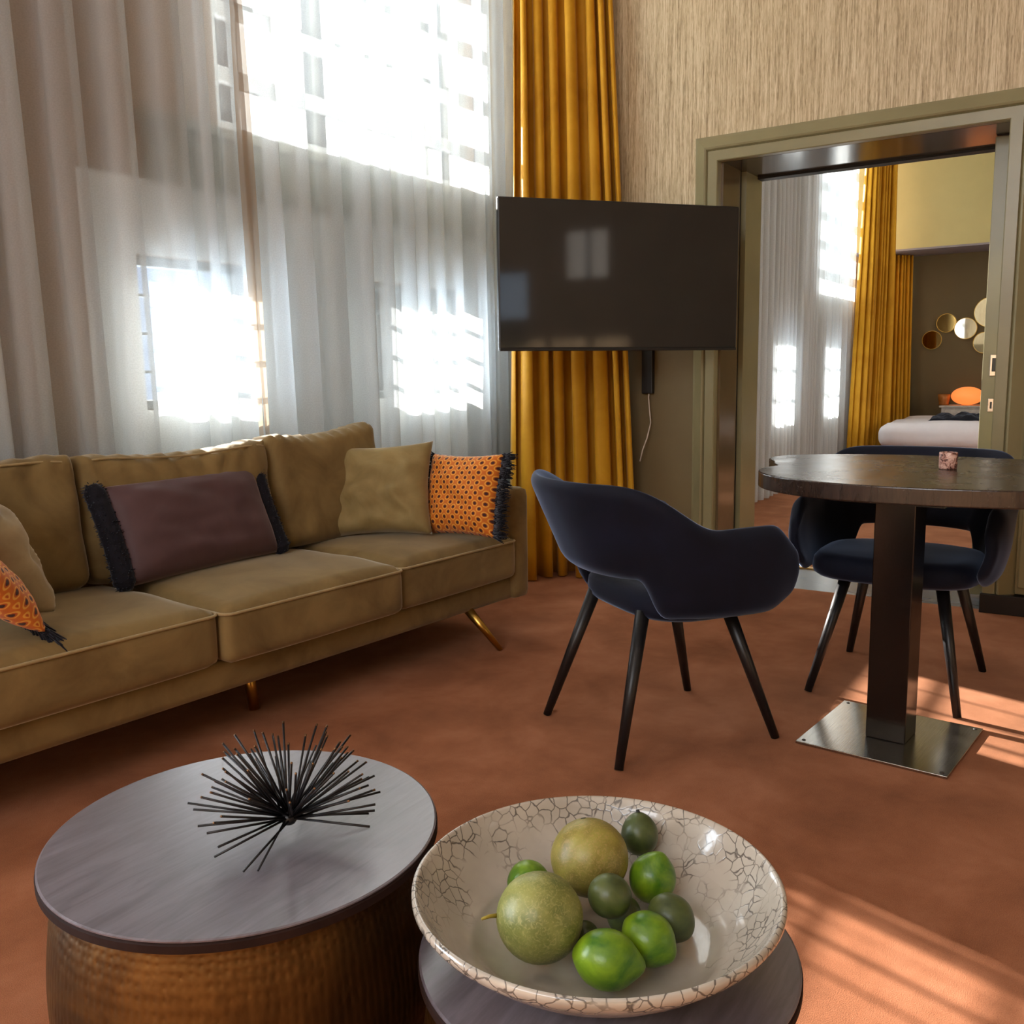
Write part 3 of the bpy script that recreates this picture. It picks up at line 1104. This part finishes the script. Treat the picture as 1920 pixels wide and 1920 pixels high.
# ------------------------------------------------------------------ television
tv = thing('television', 'large flat black television on a swing arm in front of the mustard drape', 'television', (3.878, 1.922, 1.49))
tv.rotation_euler = (0, R(.35), -.705)
TW, TH = 1.165, .655
mkobj('housing', box(-TW / 2, TW / 2, .0, .03, -TH / 2, TH / 2), M['tv_body'], tv, smooth=False, mods=[BEV(.006)])
mkobj('rear_cover', box(-.38, .38, .03, .06, -.24, .18), M['tv_body'], tv, smooth=False, mods=[BEV(.01)])
mkobj('screen', box(-TW / 2 + .006, TW / 2 - .006, -.003, .001, -TH / 2 + .016, TH / 2 - .006), M['tv_screen'], tv, smooth=False)
mkobj('bottom_bezel', box(-TW / 2 + .002, TW / 2 - .002, -.005, .002, -TH / 2, -TH / 2 + .012), M['tv_body'], tv, smooth=False, mods=[BEV(.002)])
iv = tv.matrix_basis.inverted() if False else (Matrix.Translation(tv.location) @ tv.rotation_euler.to_matrix().to_4x4()).inverted()
bm = bmesh.new()
tube(bm, [iv @ Vector((3.95, 2.0, 1.48)), iv @ Vector((4.15, 2.13, 1.48)), iv @ Vector((4.46, 2.06, 1.48))], .018, 10)
mkobj('swing_arm', bm, M['tv_body'], tv)
bm = box(4.445, 4.478, 2.035, 2.095, .95, 1.62, M=iv)
mkobj('wall_bracket', bm, M['tv_body'], tv, smooth=False, mods=[BEV(.004)])
cb = bmesh.new()
tube(cb, [(4.462, 2.060, .97), (4.462, 2.062, .93), (4.46, 2.055, .86), (4.455, 2.046, .80), (4.44, 2.06, .72), (4.42, 2.075, .66), (4.42, 2.09, .60)], .0035, 6)
tag(mkobj('power_cable', cb, M['cable']), 'thin white cable hanging below the television bracket beside the mustard drape', 'cable')

# ------------------------------------------------------------------ pedestal table
tb = thing('pedestal_table', 'dark scalloped table on a black square column and steel base plate', 'table', (2.764, .50, 0), R(-5.4))
bt = Matrix.Translation((2.764, .50, 0)) @ Matrix.Rotation(R(-5.4), 4, 'Z')
bti = bt.inverted()
h = .205
bm = box(-h, h, -h, h, 0.001, .009)
pl = mkobj('base_plate', bm, M['steel'], tb, smooth=False, mods=[BEV(.0015)])
for sx in (-1, 1):
    for sy in (-1, 1):
        bm = bmesh.new()
        lathe(bm, [(0, .0105), (.005, .0105), (.006, .009)], 12, Matrix.Translation((sx * .187, sy * .187, 0)))
        mkobj('screw', bm, M['handle_dark'], pl)
mkobj('column', box(-.055, .055, -.055, .055, .009, .72), M['column'], tb, smooth=False, mods=[BEV(.003)])
# scalloped top outline (world xy), left half from the notch round, right half mirrored
OUT = [(3.02, .948), (3.06, .955), (3.12, .985), (3.19, 1.02), (3.28, 1.01), (3.36, .95), (3.43, .84), (3.47, .70), (3.485, .52), (3.47, .34), (3.43, .18),
       (3.35, .05), (3.24, -.02), (3.14, -.03), (3.06, -.01), (3.00, .02), (2.94, .00), (2.86, -.02), (2.76, .0), (2.66, .06), (2.59, .18), (2.555, .34), (2.545, .50),
       (2.565, .66), (2.62, .79), (2.70, .875), (2.79, .925), (2.87, .935), (2.92, .925), (2.96, .91)]


def smooth_closed(P, it=3):
    for _ in range(it):
        Q = []
        for i in range(len(P)):
            a_, b_ = P[i], P[(i + 1) % len(P)]
            Q += [(a_[0] * .75 + b_[0] * .25, a_[1] * .75 + b_[1] * .25), (a_[0] * .25 + b_[0] * .75, a_[1] * .25 + b_[1] * .75)]
        P = Q
    return P


loc_out = [tuple((bti @ Vector((x, y, 0)))[:2]) for x, y in OUT]
bm = bmesh.new()
prism(bm, smooth_closed(loc_out, 2), .718, .765)
mkobj('table_top', bm, M['walnut'], tb, smooth=False, mods=[BEV(.004, 3)])
mkobj('support_plate', box(-.15, .15, -.15, .15, .708, .718), M['column'], tb, smooth=False)
bm = bmesh.new()
lathe(bm, [(0, 0), (.034, 0), (.037, .004), (.0375, .07), (.036, .073), (.033, .073), (.032, .068), (.031, .05), (0, .05)], 40)
cup = mkobj('candle_holder', bm, M['cup'])
cup.location = (3.05, .425, .7655)
for v_ in cup.data.vertices:
    v_.co *= .69
tag(cup, 'small mottled pink and brown candle cup on the scalloped table', 'candle holder')

# ------------------------------------------------------------------ chairs
def chair(label, x, y, rz):
    t_ = thing('tub_chair', label, 'chair', (x, y, 0), rz, 'navy tub chairs')
    # shell : front is +x. plan path of the centre line, from right arm tip round the back to the left arm tip
    half = [(.250, .275), (.15, .285), (.04, .285), (-.08, .275), (-.17, .250), (-.235, .205), (-.275, .14), (-.295, .07), (-.30, 0)]
    pth = [(a_, -b_) for a_, b_ in half] + [(a_, b_) for a_, b_ in half[-2::-1]]
    n = len(pth)
    # smooth resample
    N = 61
    P = []
    for k in range(N):
        s = k / (N - 1) * (n - 1)
        i = min(int(s), n - 2)
        f_ = s - i
        p0, p1, p2, p3 = (Vector(pth[max(0, min(n - 1, i + d))]) for d in (-1, 0, 1, 2))
        P.append(.5 * ((2 * p1) + (p2 - p0) * f_ + (2 * p0 - 5 * p1 + 4 * p2 - p3) * f_ ** 2 + (3 * p1 - p0 - 3 * p2 + p3) * f_ ** 3))

    def sst(a_, b_, x_):
        q = max(0, min(1, (x_ - a_) / (b_ - a_)))
        return q * q * (3 - 2 * q)
    bm = bmesh.new()
    th = .026
    NV = 13
    ringsv = []
    for k, p_ in enumerate(P):
        tgt = (P[min(k + 1, N - 1)] - P[max(k - 1, 0)]).normalized()
        nr = Vector((-tgt.y, tgt.x))          # outward
        xx = p_.x
        backness = sst(.10, -.22, xx)
        ztop = .652 + .132 * sst(.0, -.25, xx)
        zbot = .400 + .11 * sst(-.13, -.205, xx)
        tip = sst(.175, .252, xx)
        ztop -= .055 * tip ** 2.2
        zbot += .03 * tip ** 2
        ring = []
        # closed loop profile: up the outside, over the top, down the inside
        prof_ = []
        for j in range(NV):
            q = j / (NV - 1)
            z = zbot + (ztop - zbot) * q
            lean_ = backness * (.115 * q - .06) + (1 - backness) * (.03 * math.sin(q * PI * .8) - .01)
            w2 = th * (1 - .3 * tip)
            if q > .86:
                w2 *= math.sqrt(max(.02, 1 - ((q - .86) / .14) ** 2))
            if q < .12:
                w2 *= math.sqrt(max(.05, 1 - ((.12 - q) / .12) ** 2))
            prof_.append((lean_, w2, z))
        for (l_, w2, z) in prof_:
            ring.append(bm.verts.new((p_.x + nr.x * (l_ + w2), p_.y + nr.y * (l_ + w2), z)))
        for (l_, w2, z) in prof_[::-1]:
            ring.append(bm.verts.new((p_.x + nr.x * (l_ - w2), p_.y + nr.y * (l_ - w2), z)))
        ringsv.append(ring)
    m_ = len(ringsv[0])
    for a_, b_ in zip(ringsv, ringsv[1:]):
        for j in range(m_):
            bm.faces.new((a_[j], a_[(j + 1) % m_], b_[(j + 1) % m_], b_[j]))
    # rounded arm tips
    for ring, sgn in ((ringsv[0], 1), (ringsv[-1], 1)):
        cz = sum(v_.co.z for v_ in ring) / m_
        cc = sum((v_.co for v_ in ring), Vector()) / m_
        inner = []
        for v_ in ring:
            q = cc + (v_.co - cc) * .72
            q.x += .022
            inner.append(bm.verts.new(q))
        for j in range(m_):
            bm.faces.new((ring[j], ring[(j + 1) % m_], inner[(j + 1) % m_], inner[j]))
        bm.faces.new(inner)
    mkobj('shell', bm, M['navy'], t_, mods=[SUB1])
    # seat pad
    bm = bmesh.new()
    pts = []
    NS = 48
    for k in range(NS):
        a_ = 2 * PI * k / NS
        c_, s_ = math.cos(a_), math.sin(a_)
        ex = 2 / 3.4
        pts.append((.06 + .222 * math.copysign(abs(c_) ** ex, c_), .262 * math.copysign(abs(s_) ** ex, s_)))
    prof_ = [(.80, .388), (.93, .391), (.985, .402), (1.0, .420), (.985, .447), (.93, .464), (.8, .471), (.4, .474)]
    rr = []
    for s, z in prof_:
        rr.append([bm.verts.new((.06 + (x_ - .06) * s, y_ * s, z)) for x_, y_ in pts])
    for a_, b_ in zip(rr, rr[1:]):
        for k in range(NS):
            bm.faces.new((a_[k], a_[(k + 1) % NS], b_[(k + 1) % NS], b_[k]))
    bm.faces.new(rr[0][::-1])
    bm.faces.new(rr[-1])
    mkobj('seat', bm, M['navy'], t_)
    # welt along the top of the shell
    for fx, fy in ((.263, .229), (.263, -.229), (-.263, .229), (-.263, -.229)):
        bm = bmesh.new()
        tx, ty = fx * .52, fy * .62
        tube(bm, [(tx, ty, .41), (fx, fy, .001)], [.021, .0125], 16)
        mkobj('leg', bm, M['chair_leg'], t_)
    return t_


chair('navy velvet tub chair seen from behind, standing between the sofa and the table', 2.50, 1.122, -.591)
chair('navy velvet tub chair facing the camera behind the scalloped table, near the doorway', 3.294, .581, PI - .02)


# ------------------------------------------------------------------ drum tables
def drum(label, x, y, zt, r, th, rb):
    t_ = thing('drum_table', label, 'side table', (x, y, 0), 0, 'hammered brass drum tables')
    bm = bmesh.new()
    zb = zt - th
    prof_ = [(rb * .72, .002), (rb * .80, .01), (rb * .9, zb * .14), (rb * 1.0, zb * .42), (rb * 1.03, zb * .62), (rb * 1.0, zb * .84), (rb * .955, zb * .96), (rb * .93, zb)]
    seg = 96
    lay = bm.loops.layers.uv.new('UVMap')
    # smooth the profile
    fine = []
    for i in range(len(prof_) - 1):
        for k in range(5):
            f_ = k / 5
            p0, p1, p2, p3 = (Vector(prof_[max(0, min(len(prof_) - 1, i + d))]) for d in (-1, 0, 1, 2))
            fine.append(.5 * ((2 * p1) + (p2 - p0) * f_ + (2 * p0 - 5 * p1 + 4 * p2 - p3) * f_ ** 2 + (3 * p1 - p0 - 3 * p2 + p3) * f_ ** 3))
    fine.append(Vector(prof_[-1]))
    rg = [[bm.verts.new((p_.x * math.cos(2 * PI * k / seg), p_.x * math.sin(2 * PI * k / seg), p_.y)) for k in range(seg)] for p_ in fine]
    for j in range(len(rg) - 1):
        for k in range(seg):
            f_ = bm.faces.new((rg[j][k], rg[j][(k + 1) % seg], rg[j + 1][(k + 1) % seg], rg[j + 1][k]))
            for lp, (a_, b_) in zip(f_.loops, ((k, j), (k + 1, j), (k + 1, j + 1), (k, j + 1))):
                lp[lay].uv = (a_ / seg, b_ / (len(rg) - 1))
    bm.faces.new(rg[0][::-1])
    mkobj('body', bm, M['hammered'], t_)
    bm = bmesh.new()
    lathe(bm, [(0, zt - .002), (r - .006, zt - .002), (r, zt - .006), (r, zb + .002), (r - .004, zb), (0, zb)], 128)
    mkobj('lid_rim', bm, M['lid_edge'], t_, smooth=False)
    bm = bmesh.new()
    lathe(bm, [(0, zt), (r - .004, zt), (r - .0015, zt - .0012), (r - .0015, zt - .003), (0, zt - .003)], 128)
    mkobj('lid_top', bm, M['lid'], t_, smooth=False)
    return t_


drum('larger hammered brass drum table with a bare grey brown lid under the iron spike sculpture', .827, 1.003, .445, .271, .018, .262)
drum('lower hammered brass drum table almost hidden under the crackled bowl', .963, .499, .36, .238, .018, .230)

# spike sculpture
ur = thing('spike_sculpture', 'black iron sculpture of radiating rods standing on the larger drum table', 'sculpture', (0.841, 0.930, .445))
rng = random.Random(14)
cz = .026
bm = bmesh.new()
lathe(bm, [(0, .018), (.008, .0185), (.013, .026), (.008, .034), (0, .036)], 14)
mkobj('core', bm, M['iron'], ur)
dirs = []
k = 0
NR = 96
for i in range(NR):
    q = (i + .5) / NR
    zz = .07 + .86 * q
    el = math.asin(max(-1, min(1, zz)))
    az = i * 2.399963 + rng.uniform(-.25, .25)
    if el < .55 and math.cos(az - R(-132)) > .72:
        continue
    dirs.append((az, el))
dirs += [(az, -.14) for az in (3.4, 3.62, 2.9, 5.6, .6)]
proto = None
for az, el in dirs:
    d = Vector((math.cos(az) * math.cos(el), math.sin(az) * math.cos(el), math.sin(el)))
    L_ = rng.uniform(.105, .135)
    if el < 0:
        L_ = .11
    bm = bmesh.new()
    a_ = Vector((0, 0, cz)) + d * .006 + Vector((rng.uniform(-.006, .006), rng.uniform(-.006, .006), rng.uniform(-.003, .003)))
    if (a_ + d * L_).z < .003:
        L_ = (a_.z - .003) / max(.001, -d.z)
    tube(bm, [a_, a_ + d * L_], .0016, 6)
    s_ = mkobj('rod', bm, M['iron'], ur)
    if el > .35:
        bm = bmesh.new()
        tube(bm, [a_ + d * (L_ - .003), a_ + d * (L_ + .0006)], .0016, 6)
        mkobj('rod_tip', bm, M['rod_tip'], s_)

# ------------------------------------------------------------------ bowl and fruit
BC = (.941, .502, .3605)
bm = bmesh.new()
prof_ = [(0, .012), (.06, .0125), (.11, .014), (.135, .0175), (.150, .026), (.154, .030), (.160, .032), (.180, .047), (.200, .069), (.213, .089), (.219, .0985), (.2225, .101),
         (.226, .0985), (.2265, .092), (.221, .083), (.196, .060), (.166, .036), (.138, .016), (.118, .004), (.108, 0), (.06, .001), (0, .001)]
lathe(bm, prof_, 128)
bowl = mkobj('bowl', bm, M['crackle'])
bowl.location = BC
tag(bowl, 'wide shallow cream bowl with dark crackle lines on the lower drum table, holding green fruit', 'bowl')
FG = 'green fruit in the crackled bowl'


def fruit_bm(r, sx, sz, nip, seed, nub=0):
    bm = bmesh.new()
    bmesh.ops.create_uvsphere(bm, u_segments=32, v_segments=20, radius=1)
    for v_ in bm.verts:
        p_ = v_.co.copy()
        z = p_.z
        k_ = 1 + .02 * noise.noise(p_ * 1.6 + Vector((seed, 0, 0)))
        q = Vector((p_.x * sx * r, p_.y * sx * r, p_.z * sz * r)) * k_
        if nip:
            e = max(0, (z - .80) / .20)
            q.z += nip * r * e ** 2
            e2 = max(0, (-z - .88) / .12)
            q.z -= nip * .4 * r * e2 ** 2
        v_.co = q
    return bm


def put_fruit(name, label, cat, loc, r, mat, axis, sx=1, sz=1.0, nip=0, stem=None):
    o_ = mkobj(name, fruit_bm(r, sx, sz, nip, loc[0] * 91), mat)
    o_.location = loc
    o_.rotation_euler = Vector(axis).to_track_quat('Z', 'Y').to_euler()
    tag(o_, label, cat, FG)
    if stem == 'long':
        bm = bmesh.new()
        tube(bm, [(0, 0, r * sz - .002), (.003, 0, r * sz + .009), (.009, 0, r * sz + .018)], [.0028, .0022, .0016], 8)
        mkobj('stem', bm, M['stem'], o_)
    if stem == 'nub':
        bm = bmesh.new()
        tube(bm, [(0, 0, r * sz - .002), (.001, 0, r * sz + .0045)], [.0034, .0024], 8)
        mkobj('stem', bm, M['stem_dark'], o_)
    if stem == 'scar':
        bm = bmesh.new()
        lathe(bm, [(0, r * sz + .0006), (.0035, r * sz + .0004), (.005, r * sz - .001)], 12)
        mkobj('stem_scar', bm, M['stem_dark'], o_)
    return o_


put_fruit('melon', 'largest pale green netted melon, front left in the bowl, with a thin stem', 'melon', (.863, .536, .4395), .0515, M['melon'], (-.62, .78, .12), 1, 1.0, 0, 'long')
put_fruit('melon', 'russet green netted melon at the back of the bowl', 'melon', (1.011, .549, .4415), .0512, M['melon_brown'], (.2, .3, 1), 1, .98, 0, 'scar')
put_fruit('lime', 'bright green lime peeking out behind the pale melon, leftmost of the limes', 'lime', (.957, .610, .4125), .0285, M['lime'], (.5, .6, .2), 1, 1.08, .12)
put_fruit('lime', 'dark green lime with a black stem nub behind the russet melon', 'lime', (1.108, .522, .4375), .0265, M['dark_lime'], (.25, .2, 1), .97, 1.08, .05, 'nub')
put_fruit('lime', 'bright green lime right of the russet melon', 'lime', (1.046, .474, .4175), .0315, M['lime'], (.1, -.3, 1), .97, 1.04, .16)
put_fruit('lime', 'dark green lime on top of the others in the middle of the bowl', 'lime', (.935, .480, .447), .0266, M['dark_lime'], (.4, -.5, -.5), .98, 1.02, .05)
put_fruit('lime', 'dark green lime at the right edge of the fruit heap', 'lime', (.981, .420, .4135), .0282, M['dark_lime'], (-.1, -.9, -.5), .98, 1.06, .05, 'scar')
put_fruit('lime', 'bright yellow green lime between the front lime and the dark right one', 'lime', (.925, .424, .4155), .0312, M['lime'], (-.1, -.9, -.3), .97, 1.05, .14)
put_fruit('lime', 'big glossy bright green lime nearest the camera, its tip pointing right', 'lime', (.863, .447, .4165), .0335, M['lime'], (.35, -.95, -.08), .98, 1.12, .2)
put_fruit('lime', 'tiny dark lime wedged behind the front lime', 'lime', (.922, .507, .392), .0175, M['dark_lime'], (.2, .2, 1), 1, 1.0, .05)
put_fruit('lime', 'small olive green lime half hidden under the topmost dark lime, on its right', 'lime', (.982, .484, .3955), .0215, M['dark_lime'], (.6, -.2, .4), 1, 1.05, .05)
put_fruit('lime', 'small dark lime in the gap between the two melons', 'lime', (.952, .546, .390), .0165, M['dark_lime'], (.1, .5, .4), 1, 1.0, .05)

# ------------------------------------------------------------------ bedroom furniture
bed = thing('bed', 'made bed with thick white duvet on a black base, seen through the doorway', 'bed', (9.7, 0, 0))
bm = soft_box(1.40, 2.5, .22, .03, 0, (8, 12, 4))
mkobj('bed_base', shift(bm, .72, .70, .04), M['bed_base'], bed)


def dvt(p, x, y, z):
    p = p.copy()
    p.z += .02 * noise.noise(Vector((p.x * 3, p.y * 4, 1)))
    p.x += .012 * noise.noise(Vector((p.y * 5, p.z * 8, 4))) * (1 if x < 0 else 0)
    return p


bm = soft_box(1.42, 2.56, .25, .11, .02, (24, 30, 10), dvt)
mkobj('duvet', shift(bm, .70, .74, .255), M['linen'], bed)
bm = bmesh.new()


def cl(u, v_):
    x = 9.95 + .55 * v_ + .05 * noise.noise(Vector((u * 3, v_ * 3, 2)))
    y = 1.60 - .75 * u + .05 * noise.noise(Vector((u * 4, v_ * 3, 8)))
    e = max(0, (1 - (2 * u - 1) ** 4) * (1 - (2 * v_ - 1) ** 4))
    z = .515 + e ** .4 * (.055 + .05 * noise.noise(Vector((u * 6, v_ * 5, 5))) + .03 * noise.noise(Vector((u * 13, v_ * 12, 5))))
    return Vector((x, y, z))


grid(bm, 30, 24, cl)
tag(mkobj('folded_clothes', bm, M['dark_clothes'], mods=[('SOLIDIFY', dict(thickness=.02, offset=-1))]), 'heap of black clothes lying on the white duvet in the bedroom', 'clothes')
cab = thing('bedside_cabinet', 'pale whitewashed bedside cabinet against the dark olive bedroom wall', 'cabinet', (11.40, 1.42, 0))
mkobj('body', box(-.2, .24, -.62, .24, 0.002, .60), M['cabinet'], cab, smooth=False, mods=[BEV(.004)])
mkobj('top', box(-.22, .24, -.64, .26, .60, .62), M['cabinet'], cab, smooth=False, mods=[BEV(.003)])
dr = mkobj('drawer', box(-.212, -.2, -.58, .20, .44, .58), M['cabinet'], cab, smooth=False, mods=[BEV(.003)])
bm = bmesh.new()
tube(bm, [(-.235, -.19, .51), (-.212, -.19, .51)], .012, 10)
mkobj('knob', bm, M['handle_dark'], dr)
bm = bmesh.new()
bmesh.ops.create_uvsphere(bm, u_segments=32, v_segments=20, radius=1)
for v_ in bm.verts:
    v_.co = Vector((v_.co.x * .15, v_.co.y * .165, v_.co.z * .10))
lp = mkobj('table_lamp', bm, M['lamp'])
lp.location = (11.36, 1.42 + .005, .722)
tag(lp, 'glowing orange oval lamp on the bedside cabinet', 'lamp')
bm = bmesh.new()
lathe(bm, [(0, 0), (.055, 0), (.05, .02), (.06, .06), (.066, .12), (.06, .12), (.054, .06), (0, .02)], 20)
am = mkobj('glass_votive', bm, M['amber'])
am.location = (11.36, 1.66, .622)
tag(am, 'small amber glass left of the orange lamp', 'votive glass')
for nm, (y, z, r_, mt, lb) in enumerate((
        (1.86, 1.345, .105, 'mirror_bronze', 'lowest left round mirror of the wall cluster, dark bronze'),
        (1.715, 1.53, .105, 'mirror_bronze', 'bronze round mirror second from left in the wall cluster'),
        (1.515, 1.462, .118, 'mirror', 'bright round mirror in the middle of the wall cluster'),
        (1.275, 1.63, .165, 'mirror', 'largest round mirror, upper right of the wall cluster'),
        (1.315, 1.30, .118, 'mirror', 'round mirror at the lower right of the wall cluster'))):
    t_ = thing('round_mirror', lb, 'mirror', (11.65, y, z), 0, 'round mirrors on the bedroom wall')
    bm = bmesh.new()
    T = Matrix.Rotation(R(-90), 4, 'Y')
    off = .012 + .004 * nm
    lathe(bm, [(0, off + .006), (r_ - .006, off + .006), (r_ - .006, off), (0, off)], 48, T)
    mkobj('mirror_glass', bm, M[mt], t_, smooth=False)
    bm = bmesh.new()
    lathe(bm, [(0, 0.001), (r_, 0.001), (r_, off + .008), (r_ - .006, off + .008), (r_ - .006, off - .002), (0, off - .002)], 48, T)
    mkobj('rim', bm, M['brass'], t_, smooth=False)
